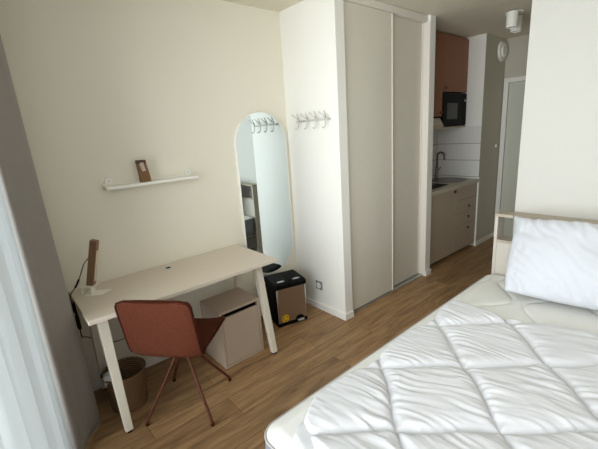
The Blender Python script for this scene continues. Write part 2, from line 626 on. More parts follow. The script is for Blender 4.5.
def slide_door(x0, x1, yf, first):
    d = obj('sliding_door', B(x0 + .001, x1 - .001, yf, yf + .018, .022, zt), M['wardrobe'], wd)
    for xa, xb in ((x0 - .001, x0 + .014), (x1 - .014, x1 + .001)):
        o = obj('edge_profile', B(xa, xb, yf - .006, yf + .024, .016, zt - .001), M['wardrobe_edge'], d, bevel=.003)
    return d


xm = 0.715
slide_door(T + .004, xm + .02, -D + .036, True)
slide_door(xm - .01, W - .006, -D + .072, False)
obj('inner_jamb', B(W - .004, W - .0005, -D + .001, -D + .1, .013, zt), M['wardrobe_edge'], wd)
obj('back_panel', B(T + .001, W - .001, -.4, -.38, .013, H - .003), M['wardrobe'], wd)

# ------------------------------------------------------------------ kitchen
KL, KR = W + T + .003, KX - .013
kb = thing('kitchen_base_cabinet', 'greige kitchen base cabinet with a wide door and small round knobs', 'cabinet', ((KL + KR) / 2, -.3, 0))
obj('carcass', B(KL, KR, -.538, -.012, .09, .838), M['kitchen'], kb)
obj('plinth', B(KL, KR, -.49, -.47, .001, .089), M['kitchen'], kb)


def knob(bm, x, y, z, r=.018):
    prof = [(0, -.022), (r * .8, -.022), (r, -.017), (r, -.012), (r * .5, -.008), (r * .4, 0), (0, 0)]
    tmp = lathe(NB(), prof, n=16)
    for v in tmp.verts:
        v.co = Vector((v.co.x + x, v.co.z + y, v.co.y + z))
    me = bpy.data.meshes.new('t')
    tmp.to_mesh(me)
    tmp.free()
    bm.from_mesh(me)
    bpy.data.meshes.remove(me)
    return bm


def front(kind, x0, x1, z0, z1, kx=None, kz=None, par=kb, m_='kitchen', yf=-.56, kn='knob'):
    d = obj(kind, B(x0 + .0015, x1 - .0015, yf, yf + .02, z0 + .0015, z1 - .0015), M[m_], par, bevel=.0015)
    if kx is not None:
        obj(kn, knob(NB(), kx, yf, kz), M['brass'], d, smooth=True)
    return d


front('cabinet_door', KL, 2.0, .06, .838, 1.955, .808)
for z0, z1, kz in ((.682, .838, None), (.52, .682, .583), (.365, .52, .452), (.06, .365, .31)):
    front('drawer', 2.0, KR, z0, z1, None if kz is None else 2.318, kz)
wt = tag(obj('kitchen_worktop', B(KL, KR + .003, -.578, -.010, .84, .879), M['worktop'], None, bevel=.003),
         'beige kitchen worktop above the drawers', 'worktop')

sk = thing('kitchen_sink', 'round-cornered steel sink set into the kitchen worktop', 'sink', (2.33, -.30, .88))


def rrect(cx, cy, w, h, r, z, n=6):
    pts = []
    for sx, sy, a0 in ((1, 1, 0), (-1, 1, 90), (-1, -1, 180), (1, -1, 270)):
        for k in range(n + 1):
            a = math.radians(a0 + 90 * k / n)
            pts.append(Vector((cx + sx * (w / 2 - r) + r * math.cos(a), cy + sy * (h / 2 - r) + r * math.sin(a), z)))
    return pts


bm = NB()
loops = [rrect(2.33, -.30, .42, .37, .15, .8795), rrect(2.33, -.30, .42, .37, .15, .8845), rrect(2.33, -.30, .37, .32, .13, .8855),
         rrect(2.33, -.30, .35, .30, .12, .8835), rrect(2.33, -.30, .33, .28, .11, .8805)]
vl = [[bm.verts.new(p) for p in l] for l in loops]
n = len(vl[0])
for a, b in zip(vl, vl[1:]):
    for k in range(n):
        bm.faces.new([a[k], a[(k + 1) % n], b[(k + 1) % n], b[k]])
bm.faces.new(vl[-1])
bm.faces.new(list(reversed(vl[0])))
obj('basin', bm, M['sink_steel'], sk, smooth=False)
obj('drain', lathe(NB(), [(0, 0), (.03, 0), (.03, .003), (.02, .004), (0, .002)], 2.33, -.30, .8806, 20), M['steel'], sk)

fa = thing('kitchen_tap', 'chrome swan-neck kitchen tap behind the sink', 'tap', (2.42, -.085, .88))
obj('tap_body', lathe(NB(), [(0, 0), (.026, 0), (.026, .01), (.020, .02), (.020, .15), (.015, .16), (0, .16)], 2.42, -.085, .8795, 20), M['tap_steel'], fa, smooth=True)
sp = [(2.42, -.085, 1.03)] + [(2.42, -.085 - .048 * (1 - math.cos(a)), 1.165 + .055 * math.sin(a)) for a in [math.pi * k / 12 for k in range(13)]] + [(2.42, -.181, 1.125)]
obj('spout', tube(NB(), sp, .0115, 12), M['tap_steel'], fa, smooth=True)
obj('lever', tube(NB(), [(2.439, -.085, .985), (2.47, -.09, .995), (2.50, -.095, 1.02)], .007, 8), M['tap_steel'], fa, smooth=True)

hb_ = thing('ceramic_hob', 'black glass hob on the worktop left of the sink', 'hob', (1.80, -.29, .88))
obj('glass_plate', B(1.56, 1.985, -.47, -.08, .8795, .8865), M['black_gloss'], hb_, bevel=.002)
for x in (1.67, 1.87):
    obj('cooking_ring', lathe(NB(), [(.075, 0), (.078, 0), (.078, .0006), (.075, .0006)], x, -.27, .8866, 32, close=True), M['alu'], hb_)

uc = thing('kitchen_wall_cabinet', 'terracotta kitchen wall cabinet reaching the ceiling', 'cabinet', ((KL + KR) / 2, -.2, 1.53))
YU = -.373
KR2 = KX - .010
obj('carcass', B(KL, 1.968, YU + .02, -.010, 1.66, H - .012), M['terracotta'], uc)
obj('bridge_carcass', B(1.970, KR2, YU + .02, -.010, 1.925, H - .012), M['terracotta'], uc)
front('cabinet_door', KL, 1.969, 1.655, H - .025, 1.925, 1.70, uc, 'terracotta', YU)
front('cabinet_door', 1.969, KR2, 1.922, H - .025, 2.02, 1.965, uc, 'terracotta', YU)
obj('microwave_shelf', B(1.970, KR2, YU - .004, -.010, 1.518, 1.535), M['kitchen'], uc)
mw = thing('microwave', 'black built-in microwave below the terracotta cabinet', 'microwave', (2.26, -.2, 1.536))
obj('body', B(1.978, KR2 - .004, YU + .012, -.02, 1.5365, 1.915), M['black'], mw)
obj('door', B(1.980, 2.44, YU - .004, YU + .011, 1.545, 1.91), M['black_gloss'], mw, bevel=.003)
obj('window', B(2.07, 2.32, YU - .0055, YU - .0045, 1.62, 1.80), mat('grey_window', srgb(44, 43, 42), .3, noise_amt=.05), mw)
obj('control_panel', B(2.443, KR2 - .005, YU - .004, YU + .011, 1.545, 1.91), M['black'], mw, bevel=.003)
obj('dial', disc_y(NB(), 2.50, YU - .0045, 1.83, .014, .008, 16), M['alu'], mw)
ho = thing('cooker_hood', 'slim pale cooker hood under the terracotta cabinet', 'hood', (1.66, -.2, 1.52))
obj('hood_body', B(KL + .001, 1.965, YU + .03, -.010, 1.585, 1.654), M['black'], ho)
bm = NB()
y0, y1 = YU - .02, -.03
prism(bm, [(KL + .001, y0, 1.545), (KL + .001, y0, 1.56), (KL + .001, YU + .02, 1.64), (KL + .001, y1, 1.584), (KL + .001, y1, 1.545)],
      [(1.965, y0, 1.545), (1.965, y0, 1.56), (1.965, YU + .02, 1.64), (1.965, y1, 1.584), (1.965, y1, 1.545)])
obj('visor', bm, M['worktop'], ho)
obj('edge_strip', B(KL + .001, 1.965, YU - .024, YU - .0205, 1.52, 1.562), M['kitchen'], ho)

# ------------------------------------------------------------------ hall fittings
cl = thing('ceiling_spotlight', 'white twin cylinder spotlight on the hall ceiling', 'ceiling light', (1.86, -1.10, H))
obj('base_plate', lathe(NB(), [(0, -.014), (.075, -.014), (.077, -.010), (.077, -.0005), (0, -.0005)], 1.96, -1.065, H, 32), M['shelf'], cl, smooth=False)
for (x, y) in ((1.855, -1.085), (2.07, -1.045)):
    s = obj('spot_head', lathe(NB(), [(.0, -.016), (.047, -.016), (.049, -.02), (.049, -.060), (.046, -.063), (.049, -.066), (.049, -.150), (.043, -.150), (.041, -.135), (0, -.135)], x, y, H, 28), M['shelf'], cl)
    obj('lens', lathe(NB(), [(0, -.1355), (.040, -.1355), (.038, -.140), (0, -.140)], x, y, H, 24), M['black'], s)

vt = thing('ventilation_cover', 'round white ventilation cover high on the hall wall', 'vent', (3.0, HY, 2.385))
obj('outer_ring', disc_y(NB(), 2.995, HY - .001, 2.385, .118, .022, 36, .105), M['shelf'], vt)
obj('centre_cap', disc_y(NB(), 2.995, HY - .0235, 2.385, .075, .022, 32, .065), M['shelf'], vt)
tag(obj('round_button', disc_y(NB(), 3.005, HY - .001, 1.253, .022, .014, 20, .018), M['shelf'], None),
    'small round white button on the hall wall', 'button')

# ------------------------------------------------------------------ desk
ZD = 0.7235
XA, XB = -1.836, -0.631
dk = thing('desk', 'long cream desk with splayed legs against the wall', 'desk', ((XA + XB) / 2, -.28, 0))
obj('desktop', B(XA, XB, -.553, -.004, ZD - .026, ZD), M['desk'], dk, bevel=.003)


def desk_leg(x, yf, yt, foot):
    w1, w0 = .027, .021
    bm = NB()
    z1 = ZD - .03
    s = 1 if yt > yf else -1
    prism(bm, [(x - w0, yf - .019, .012), (x + w0, yf - .019, .012), (x + w0, yf + .019, .012), (x - w0, yf + .019, .012)],
          [(x - w1, yt - .026, z1), (x + w1, yt - .026, z1), (x + w1, yt + .026, z1), (x - w1, yt + .026, z1)])
    l = obj('leg', bm, M['desk_leg'], dk, bevel=.004)
    obj('rubber_foot', lathe(NB(), [(0, 0), (.017, 0), (.019, .003), (.019, .011), (0, .011)], x, yf, .0005, 20), M['rubber'], l)
    return l


for x in (-1.757, -.722):
    desk_leg(x, -.545, -.415, True)
    desk_leg(x, -.042, -.165, True)
    obj('cross_bar', B(x - .02, x + .02, -.388, -.192, ZD - .056, ZD - .0265), M['desk_leg'], dk)
obj('rear_rail', B(-1.729, -.750, -.19, -.155, ZD - .056, ZD - .0265), M['desk_leg'], dk)
g = obj('cable_grommet', lathe(NB(), [(0, 0), (.016, 0), (.018, .0025), (.031, .003), (.033, 0)], -1.244, -.103, ZD + .0002, 28), M['silver'], dk)
obj('grommet_hole', lathe(NB(), [(0, 0), (.017, 0), (.017, .0008), (0, .0008)], -1.244, -.103, ZD + .0026, 24), M['black'], g)

# low cabinet under the desk
cx0, cx1, cy0, cy1, ch = -1.079, -.745, -.458, -.165, .43
# keep clear of the right desk legs
pd = thing('pedestal_cabinet', 'low greige cabinet with one door standing under the desk', 'cabinet', ((cx0 + cx1) / 2, (cy0 + cy1) / 2, 0))
tk = .016
bm = NB()
cx1b = -.752
box(bm, cx0, cx0 + tk, cy0, cy1, .001, ch)
box(bm, cx1b - tk, cx1b, cy0, cy1, .001, ch)
box(bm, cx0 + tk, cx1b - tk, cy0, cy1, ch - tk, ch)
box(bm, cx0 + tk, cx1b - tk, cy0, cy1, .001, .016)
box(bm, cx0 + tk, cx1b - tk, cy1 - .01, cy1, .016, ch - tk)
obj('carcass', bm, M['pedestal'], pd, bevel=.0015)
obj('gap_shade_sheet', B(cx0 + tk + .001, cx1b - tk - .001, cy0 + .03, cy0 + .035, .02, ch - tk - .001), M['black'], pd)  # black sheet behind the door, stands in for shade in the gap above it
obj('door', B(cx0 + tk + .003, cx1b - tk - .003, cy0 + .002, cy0 + .02, .019, ch - tk - .034), M['pedestal'], pd, bevel=.002)

# ------------------------------------------------------------------ chair
CH = thing('swivel_chair', 'rust-coloured upholstered shell chair on four thin metal legs', 'chair', (-1.394, -.578, 0), math.radians(0))
ang = math.radians(40)
fx, fy = math.cos(ang), math.sin(ang)
prof = smooth_path([(.205, 0, .425), (.190, 0, .455), (.11, 0, .466), (.0, 0, .458), (-.10, 0, .452), (-.168, 0, .450), (-.198, 0, .470), (-.208, 0, .52), (-.218, 0, .62), (-.228, 0, .72), (-.236, 0, .798)], 5)
NP = len(prof) - 1


def chair_pt(s, t, shift=0.0):
    """s -1..1 across, t 0..1 from seat front to back top"""
    k = min(int(t * NP), NP - 1)
    q = prof[k].lerp(prof[k + 1], t * NP - k)
    u, z = q.x, q.z
    seatw = .193
    back = max(0.0, min(1.0, (t - .43) / .14))
    back = back * back * (3 - 2 * back)
    topf = max(0.0, (t - .62) / .38)
    half = seatw + .022 * math.sin(math.pi * min(1, t / .6)) + .016 * back
    # rounded corners
    cr = .085 if t < .3 else .062
    L = .86 * t
    for dist, amt in ((L, 1), (.86 - L, 1)):
        if dist < cr:
            half -= cr - math.sqrt(max(0, cr * cr - (cr - dist) ** 2))
    a = abs(s)
    # side wings: edges come forward on the back, rise a little on the seat
    wing = a ** 3.6
    fwd = back * wing * (.036 - .026 * topf)
    rise = (1 - back) * wing * (.026 + .006 * math.exp(-((t - .36) / .10) ** 2))
    v = s * half
    u2 = u + fwd
    z2 = z + rise
    return Vector((u2 * fx - v * fy, u2 * fy + v * fx, z2))


bm = NB()
grid(bm, 24, 44, lambda a, b: chair_pt(2 * a - 1, b))
shell = obj('seat_shell', bm, M['chair'], CH, smooth=True, local=True)
sm = shell.modifiers.new('solid', 'SOLIDIFY')
sm.thickness = .026
sm.offset = 0
bv = shell.modifiers.new('bevel', 'BEVEL')
bv.width = .010
bv.segments = 3
bv.limit_method = 'ANGLE'
# piping around the rim
rim = [chair_pt(-1, t / 40) for t in range(41)] + [chair_pt(-1 + s / 10, 1) for s in range(1, 20)] + [chair_pt(1, 1 - t / 40) for t in range(41)]
bm = NB()
tube(bm, rim, .0055, 8)
for v in bm.verts:
    pass
obj('piping', bm, M['chair_piping'], CH, smooth=True, local=True).location = Vector((-fx, -fy, 0)) * .014
obj('hub', lathe(NB(), [(0, .335), (.022, .335), (.026, .345), (.026, .40), (.075, .425), (.10, .432), (.10, .440), (0, .440)], 0, 0, 0, 24), M['chair_metal'], CH, smooth=False, local=True)
for k in range(4):
    a = math.radians(0 + 90 * k)
    c_, s_ = math.cos(a), math.sin(a)
    pts = smooth_path([(r * c_, r * s_, z) for r, z in ((.015, .385), (.06, .335), (.15, .20), (.245, .062), (.268, .025), (.272, .002))], 5)
    l = obj('leg', tube(NB(), pts, .0085, 10), M['chair_metal'], CH, smooth=True, local=True)
    obj('foot_cap', lathe(NB(), [(0, 0), (.010, 0), (.011, .012), (0, .012)], .272 * c_, .272 * s_, .0005, 14), M['chair_piping'], l, local=True)

# ------------------------------------------------------------------ basket, bag
bk = thing('wicker_basket', 'round brown wicker waste basket under the desk', 'basket', (-1.68, -.305, 0))
bx, by = -1.68, -.305
prof_b = [(0, .002), (.100, .002), (.104, .012), (.121, .225), (.124, .24), (.119, .242), (.115, .225), (.098, .018), (0, .016)]
obj('basket_body', lathe(NB(), prof_b, bx, by, 0, 48), M['wicker'], bk, smooth=True)
bm = NB()
for j in range(3):
    pts = [(bx + (.122 + .003 * math.cos(6.28 * (k / 5 + j / 3))) * math.cos(2 * math.pi * k / 60), by + (.122 + .003 * math.cos(6.28 * (k / 5 + j / 3))) * math.sin(2 * math.pi * k / 60), .240 + .004 * math.sin(6.28 * (k / 5 + j / 3))) for k in range(61)]
    tube(bm, pts, .0035, 6)
obj('braided_rim', bm, M['wicker'], bk, smooth=True)
bm = NB()
bmesh.ops.create_icosphere(bm, subdivisions=4, radius=.05)
for v in bm.verts:
    nn = noise.noise(v.co * 34) * .012 + abs(noise.noise(v.co * 70)) * .006
    v.co = v.co * (1 + nn / .05)
    v.co.z *= 1.0
    v.co += Vector((-1.752, -.322, .225))
tag(obj('plastic_bag', bm, M['plastic_bag'], None, smooth=True), 'crumpled clear plastic bag stuffed in the wicker basket', 'plastic bag')

# ------------------------------------------------------------------ pedal bin
BN = thing('pedal_bin', 'two-compartment steel pedal bin with black lids in the corner', 'bin', (-.477, -.285, 0), -.25)
bw, bd, bh = .275, .262, .385
obj('base', B(-.0, bw, -.008, bd, .001, .028), M['black'], BN, local=True, bevel=.006)
bm = NB()
box(bm, .012, bw - .006, .0, .012, .03, .335)
obj('steel_front', bm, M['steel'], BN, local=True, bevel=.003)
obj('bin_body', B(.003, bw - .003, .0125, bd - .004, .0285, .335), M['black'], BN, local=True, bevel=.012, seg=3)
for k, xx in enumerate((.001, .0125 + bw / 2 - .012)):
    pass
obj('corner_profile', tube(NB(), [(.010, .004, .03), (.010, .004, .335)], .004, 10), M['alu'], BN, local=True, smooth=True)
obj('corner_profile', tube(NB(), [(bw - .004, .004, .03), (bw - .004, .004, .335)], .004, 10), M['alu'], BN, local=True, smooth=True)


def lid(x0, x1):
    bm = NB()
    pts = smooth_path([(0, -.010, .337), (0, -.012, .36), (0, -.004, .376), (0, .04, .385), (0, bd - .05, .387), (0, bd - .008, .380), (0, bd, .365), (0, bd, .337)], 4)
    prism(bm, [(x0, p.y, p.z) for p in pts], [(x1, p.y, p.z) for p in pts])
    l = obj('lid', bm, M['black'], BN, local=True, bevel=.008, seg=3)
    bm = NB()
    cxm = (x0 + x1) / 2
    la = [(cxm + .034 * math.cos(a), .040 + .014 * math.sin(a), .3852) for a in [2 * math.pi * k / 24 for k in range(24)]]
    lb = [(x, y, .3880) for x, y, z in la]
    prism(bm, la, lb)
    obj('oval_badge', bm, M['silver'], l, local=True)


lid(-.004, bw / 2 - .001)
lid(bw / 2 + .001, bw + .004)
# right pedal in a black half-round recess, left one behind the sticker
bm = NB()
n_ = 16
arc = [(.205 + .040 * math.cos(math.pi * k / n_), -.0005, .0285 + .038 * math.sin(math.pi * k / n_)) for k in range(n_ + 1)]
prism(bm, arc, [(x, -.004, z) for x, y, z in arc])
obj('pedal_recess', bm, M['black'], BN, local=True)
obj('pedal', B(.178, .235, -.028, -.0045, .022, .034), M['silver'], BN, local=True, bevel=.003)
st = obj('round_sticker', disc_y(NB(), .070, -.0008, .068, .035, .0012, 28), M['yellow'], BN, local=True)
bm = NB()
for a0 in (0, 120, 240):
    pts = [(.070 + .021 * math.cos(math.radians(a0 + 8 * k)), -.0025, .068 + .021 * math.sin(math.radians(a0 + 8 * k))) for k in range(10)]
    tube(bm, pts, .0022, 6)
obj('sticker_arrows', bm, M['dark_ink'], st, local=True)

# ------------------------------------------------------------------ outlet
ou = thing('power_outlet', 'grey square power socket with a round white centre', 'socket', (0, -.303, .234))
obj('cover_plate', B(-.009, -.0005, -.343, -.263, .194, .274), M['outlet_plate'], ou, bevel=.003)
bm = NB()
n_ = 24
la = [(-.0092, -.303 + .027 * math.cos(2 * math.pi * k / n_), .234 + .027 * math.sin(2 * math.pi * k / n_)) for k in range(n_)]
prism(bm, la, [(-.0125, y, z) for x, y, z in la])
pl = obj('socket_face', bm, M['outlet_white'], ou)
bm = NB()
for yy in (-.313, -.293):
    box(bm, -.0135, -.0126, yy - .003, yy + .003, .231, .237)
obj('pin_hole', bm, M['black'], pl)

# ------------------------------------------------------------------ mirror
mx0, mx1, mz0, mz1 = -.552, -.040, .370, 1.770
mr = thing('wall_mirror', 'tall pill-shaped mirror with a thin white rim on the wall', 'mirror', ((mx0 + mx1) / 2, -.004, mz0), math.radians(-.35))


def pill(inset, y):
    r = (mx1 - mx0) / 2 - inset
    cx = (mx0 + mx1) / 2
    ct, cb = mz1 - (mx1 - mx0) / 2, mz0 + (mx1 - mx0) / 2
    p = []
    for k in range(33):
        a = math.pi * k / 32
        p.append(Vector((cx + r * math.cos(a), y, ct + r * math.sin(a))))
    for k in range(33):
        a = math.pi + math.pi * k / 32
        p.append(Vector((cx + r * math.cos(a), y, cb + r * math.sin(a))))
    return p


bm = NB()
loops = [pill(.001, -.002), pill(0, -.004), pill(0, -.024), pill(.003, -.027), pill(.009, -.027), pill(.010, -.0215)]
vl = [[bm.verts.new(p) for p in l] for l in loops]
n = len(vl[0])
for a, b in zip(vl, vl[1:]):
    for k in range(n):
        bm.faces.new([a[k], a[(k + 1) % n], b[(k + 1) % n], b[k]])
obj('mirror_rim', bm, M['mirror_rim'], mr)
bm = NB()
prism(bm, pill(.0095, -.016), pill(.0095, -.022))
obj('mirror_glass', bm, M['mirror'], mr)

# ------------------------------------------------------------------ coat rack
cr_ = thing('coat_rack', 'white wire coat rack with four forked hooks', 'coat rack', (0, -.35, 1.66))
obj('rail', tube(NB(), [(-.030, -.165, 1.668), (-.030, -.540, 1.668)], .0055, 10), M['wire'], cr_, smooth=True)
for y in (-.180, -.525):
    obj('wall_mount', tube(NB(), [(-.001, y, 1.668), (-.030, y, 1.668)], .007, 12), M['wire'], cr_, smooth=True)
for y in (-.193, -.300, -.404, -.508):
    h = obj('hook', tube(NB(), smooth_path([(-.030, y, 1.690), (-.036, y, 1.668), (-.038, y, 1.640), (-.044, y, 1.618), (-.060, y, 1.606), (-.072, y, 1.612)], 4), .0042, 8), M['wire'], cr_, smooth=True)
    for s_ in (1, -1):
        obj('prong', tube(NB(), [(-.031, y, 1.680), (-.052, y + s_ * .016, 1.702), (-.078, y + s_ * .030, 1.728)], .0042, 8), M['wire'], h, smooth=True)

# ------------------------------------------------------------------ shelf and what stands on it
sx0, sx1 = -1.535, -.925
sh = thing('picture_ledge', 'narrow white wall shelf above the desk', 'shelf', ((sx0 + sx1) / 2, 0, 1.318))
obj('shelf_board', B(sx0, sx1, -.100, -.012, 1.313, 1.333), M['shelf'], sh, bevel=.004)
bm = NB()
box(bm, sx0 + .004, sx1 - .004, -.012, -.0005, 1.318, 1.345)
obj('back_lip', bm, M['shelf'], sh, bevel=.0015)
for x in (sx0 + .04, sx1 - .04):
    bm = NB()
    pts = [(x + .022, -.012, 1.3455)] + [(x + .022 * math.cos(math.pi * k / 12), -.012, 1.358 + .022 * math.sin(math.pi * k / 12)) for k in range(13)] + [(x - .022, -.012, 1.3455)]
    prism(bm, pts, [(px_, -.0005, pz_) for px_, py_, pz_ in pts])
    obj('fixing_tab', bm, M['shelf'], sh)
for x in (sx0 + .04, sx1 - .04):
    obj('screw', disc_y(NB(), x, -.0122, 1.361, .0055, .0015, 14), M['alu'], sh)

cb = thing('cardboard_pack', 'small curved brown cardboard pack standing on the white shelf', 'packaging', (-1.285, -.06, 1.3335), 0)
bm = NB()
front_, back_ = [], []
sec = [(0, -.030), (.03, -.031), (.07, -.036), (.105, -.043), (.136, -.044)]
top_w = [(.030), (.029), (.028), (.027), (.027)]
for k, (z, xo) in enumerate(sec):
    pass
prev = None
for k, (z, xo) in enumerate(sec):
    w_ = .033 - .006 * (z / .136)
    cxk = -1.284 + (xo + .030) * .8
    ring = [bm.verts.new((cxk + sx * w_, -.06 + sy * .019, 1.3337 + z + (.004 * sx if k == 4 else 0))) for sx, sy in ((-1, -1), (1, -1), (1, 1), (-1, 1))]
    if prev:
        for q in range(4):
            bm.faces.new([prev[q], prev[(q + 1) % 4], ring[(q + 1) % 4], ring[q]])
    else:
        bm.faces.new(list(reversed(ring)))
    prev = ring
bm.faces.new(prev)
pk = obj('pack_body', bm, M['cardboard'], cb, bevel=.003)
obj('dark_cap', B(-1.3245, -1.2705, -.0805, -.040, 1.452, 1.4745), M['cardboard_dark'], cb, bevel=.002)
bm = NB()
prism(bm, [(-1.306, -.0812, 1.458), (-1.286, -.0812, 1.460), (-1.278, -.0812, 1.405), (-1.296, -.0812, 1.403)],
      [(-1.313, -.0795, 1.458), (-1.293, -.0795, 1.460), (-1.283, -.0795, 1.405), (-1.300, -.0795, 1.403)])
obj('pale_label', bm, M['label'], cb)

# ------------------------------------------------------------------ desk lamp
dl = thing('desk_lamp', 'oak bar desk lamp on a white folded metal base', 'lamp', (-1.70, -.15, ZD))
c0 = Vector((-1.731, -.152, ZD + .052))
c1 = Vector((-1.672, -.197, ZD + .325))
ax = (c1 - c0).normalized()
sd = Vector((.80, -.60, 0))
sd = (sd - ax * sd.dot(ax)).normalized()
nr = ax.cross(sd).normalized()
if nr.y > 0:
    nr = -nr
bm = NB()
a_, b_ = .020, .018
cs = [(-a_, -b_), (a_, -b_), (a_, b_), (-a_, b_)]
prism(bm, [c0 + sd * p + nr * q for p, q in cs], [c1 + sd * p + nr * q for p, q in cs])
bar = obj('wooden_bar', bm, M['oak'], dl, bevel=.0015)
bm = NB()
cs = [(a_ + .0002, -.009), (a_ + .0022, -.009), (a_ + .0022, .009), (a_ + .0002, .009)]
prism(bm, [c0 + ax * .03 + sd * p + nr * q for p, q in cs], [c1 - ax * .06 + sd * p + nr * q for p, q in cs])
obj('light_strip', bm, M['diffuser'], bar)
RZ = Matrix.Translation((-1.718, -.165, ZD)) @ Matrix.Rotation(math.radians(-28), 4, 'Z')
bm = NB()
prism(bm, [RZ @ Vector(p) for p in ((-.055, -.042, .0008), (.050, -.055, .0008), (.095, .010, .0008), (-.045, .042, .0008))],
      [RZ @ Vector(p) for p in ((-.055, -.042, .0042), (.050, -.055, .0042), (.095, .010, .0042), (-.045, .042, .0042))])
obj('base_plate', bm, M['lamp_metal'], dl)
bm = NB()
box(bm, -.062, -.0585, -.034, .034, .0042, .047, RZ)
box(bm, -.062, .020, -.034, .034, .0470, .0510, RZ)
box(bm, -.012, -.008, -.034, .034, .0045, .0468, RZ)
obj('folded_bracket', bm, M['lamp_metal'], dl)
mid = c0.lerp(c1, .62) - sd * a_
cpts = smooth_path([mid, mid + Vector((-.03, .04, -.045)), (-1.765, -.075, ZD + .10), (-1.800, -.085, ZD + .045), (-1.838, -.11, ZD + .012), (-1.8445, -.135, ZD - .02), (-1.846, -.150, ZD - .09)], 6)
obj('power_cord', tube(NB(), cpts, .0028, 8), M['black'], dl, smooth=True)
k0 = len(cpts) * 2 // 5
obj('inline_switch', tube(NB(), [cpts[k0], cpts[k0 + 3], cpts[k0 + 5]], .006, 8), M['black'], dl, smooth=True)

# adapter bundle hanging at the desk edge, and the second cord under the desk
ad = thing('power_adapter', 'black adapter and looped cord hanging at the desk end by the curtain', 'adapter', (-1.846, -.22, ZD - .12))
bm = NB()
pts = [(-1.8455, -.235 - .035 * math.sin(t_), ZD - .045 + .055 * math.cos(t_)) for t_ in [2 * math.pi * k / 24 for k in range(25)]]
tube(bm, pts, .0032, 6)
obj('cord_loop', bm, M['black'], ad, smooth=True)
obj('adapter_block', B(-1.8555, -1.8385, -.275, -.230, ZD - .15, ZD - .075), M['black'], ad, bevel=.004)
cord = smooth_path([(-1.846, -.250, ZD - .151), (-1.842, -.22, .50), (-1.81, -.08, .43), (-1.74, -.035, .36), (-1.66, -.032, .305), (-1.58, -.032, .30), (-1.48, -.035, .34)], 7)
tag(obj('hanging_cable', tube(NB(), cord, .0028, 8), M['black'], None, smooth=True), 'thin black cable drooping below the desk along the wall', 'cable')

# ------------------------------------------------------------------ curtains
cu = thing('blackout_curtain', 'taupe floor-length curtain gathered beside the desk', 'curtain', (-1.94, -.3, 0))
base = [(-1.955, -.022), (-1.900, -.060), (-1.868, -.115), (-1.885, -.175), (-1.905, -.205), (-1.888, -.245), (-1.858, -.310), (-1.885, -.385), (-1.915, -.430),
        (-1.945, -.485), (-1.975, -.520), (-2.000, -.555), (-2.022, -.562), (-2.045, -.545)]
P = smooth_path([(x, y, 0) for x, y in base], 8)


def curt(a, b):
    k = a * (len(P) - 1)
    i = min(int(k), len(P) - 2)
    q = P[i].lerp(P[i + 1], k - i)
    z = .006 + b * (H - .05)
    f = 1 - b
    mid_x = -1.945
    # folds calm down and tighten a little towards the hem tape
    x = mid_x + (q.x - mid_x) * (1.0 - .12 * b) - .022 * b
    x += .007 * math.sin(31 * q.y + 2.5 * b) * (1 - b * .5)
    x = min(x, -1.850)
    y = q.y + .012 * math.sin(3 * b + 9 * q.y) * f - .0
    return Vector((x, min(y, -.016), z))


bm = NB()
grid(bm, 104, 50, curt)
o = obj('curtain_panel', bm, M['curtain'], cu, smooth=True)
s = o.modifiers.new('solid', 'SOLIDIFY')
s.thickness = .002
vo = thing('sheer_curtain', 'bright white sheer curtain hanging across the window', 'curtain', (-2.145, -1.6, 0))
ny = 300


def sheer(a, b):
    y = -.585 - a * 2.45
    ph = 2 * math.pi * (y / .235)
    k = max(0.0, min(1.0, (y + 2.5) / 1.7))
    x = -2.150 + .095 * k ** .8 + (.019 + .004 * math.sin(y * 5)) * math.sin(ph + .6 * math.sin(2.1 * y)) * (1 - .25 * b)
    return Vector((x, y, .012 + b * (H - .06)))


bm = NB()
grid(bm, ny, 12, sheer)
obj('voile_panel', bm, M['sheer'], vo, smooth=True)
rail = tag(obj('curtain_rail', B(-2.17, -1.93, -3.08, -.02, H - .034, H - .001), M['shelf'], None), 'white curtain rail along the ceiling above the window', 'rail')

# ------------------------------------------------------------------ bed
BX0, BX1, BY0, BY1 = -1.508, .533, -2.93, -1.546
ZM = .525
fr_ = thing('bed_base', 'low grey bed base under the white mattress', 'bed base', ((BX0 + BX1) / 2, (BY0 + BY1) / 2, 0))
obj('box_frame', B(BX0 + .03, BX1 - .01, BY0 + .02, BY1 - .02, .09, .255), M['bed_base'], fr_, bevel=.01)
for x in (BX0 + .12, BX1 - .15):
    for y in (BY0 + .1, BY1 - .1):
        obj('leg', lathe(NB(), [(0, 0), (.022, 0), (.026, .088), (0, .088)], x, y, .001, 16), M['black'], fr_)

ms = thing('mattress', 'ivory quilted mattress with wavy stitching on the bed', 'mattress', ((BX0 + BX1) / 2, (BY0 + BY1) / 2, .256))
RC = .075


def rr_map(x, y, inset=0.0):
    """pull grid corners onto a rounded rectangle"""
    x0, x1, y0, y1 = BX0 + inset, BX1 - inset, BY0 + inset, BY1 - inset
    cx = min(max(x, x0 + RC), x1 - RC)
    cy = min(max(y, y0 + RC), y1 - RC)
    dx, dy = x - cx, y - cy
    if dx and dy:
        m_ = max(abs(dx), abs(dy))
        l = math.hypot(dx, dy)
        return cx + dx * m_ / l, cy + dy * m_ / l
    return x, y


def quilt_m(x, y):
    """distance to ogee / vine stitch lines -> pillowed height"""
    P_, A_ = .52, .050
    best = 1.0
    row = .23
    k = round((y + 1.52) / row)
    for j in (k - 1, k, k + 1):
        ph = math.pi * (j % 2)
        y0 = -1.52 + j * row
        yy = y0 + A_ * 1.6 * math.sin(2 * math.pi * x / P_ + ph)
        sl = A_ * 1.6 * 2 * math.pi / P_ * math.cos(2 * math.pi * x / P_ + ph)
        best = min(best, abs(y - yy) / math.sqrt(1 + sl * sl))
    return .013 * (1 - math.exp(-best / .008))


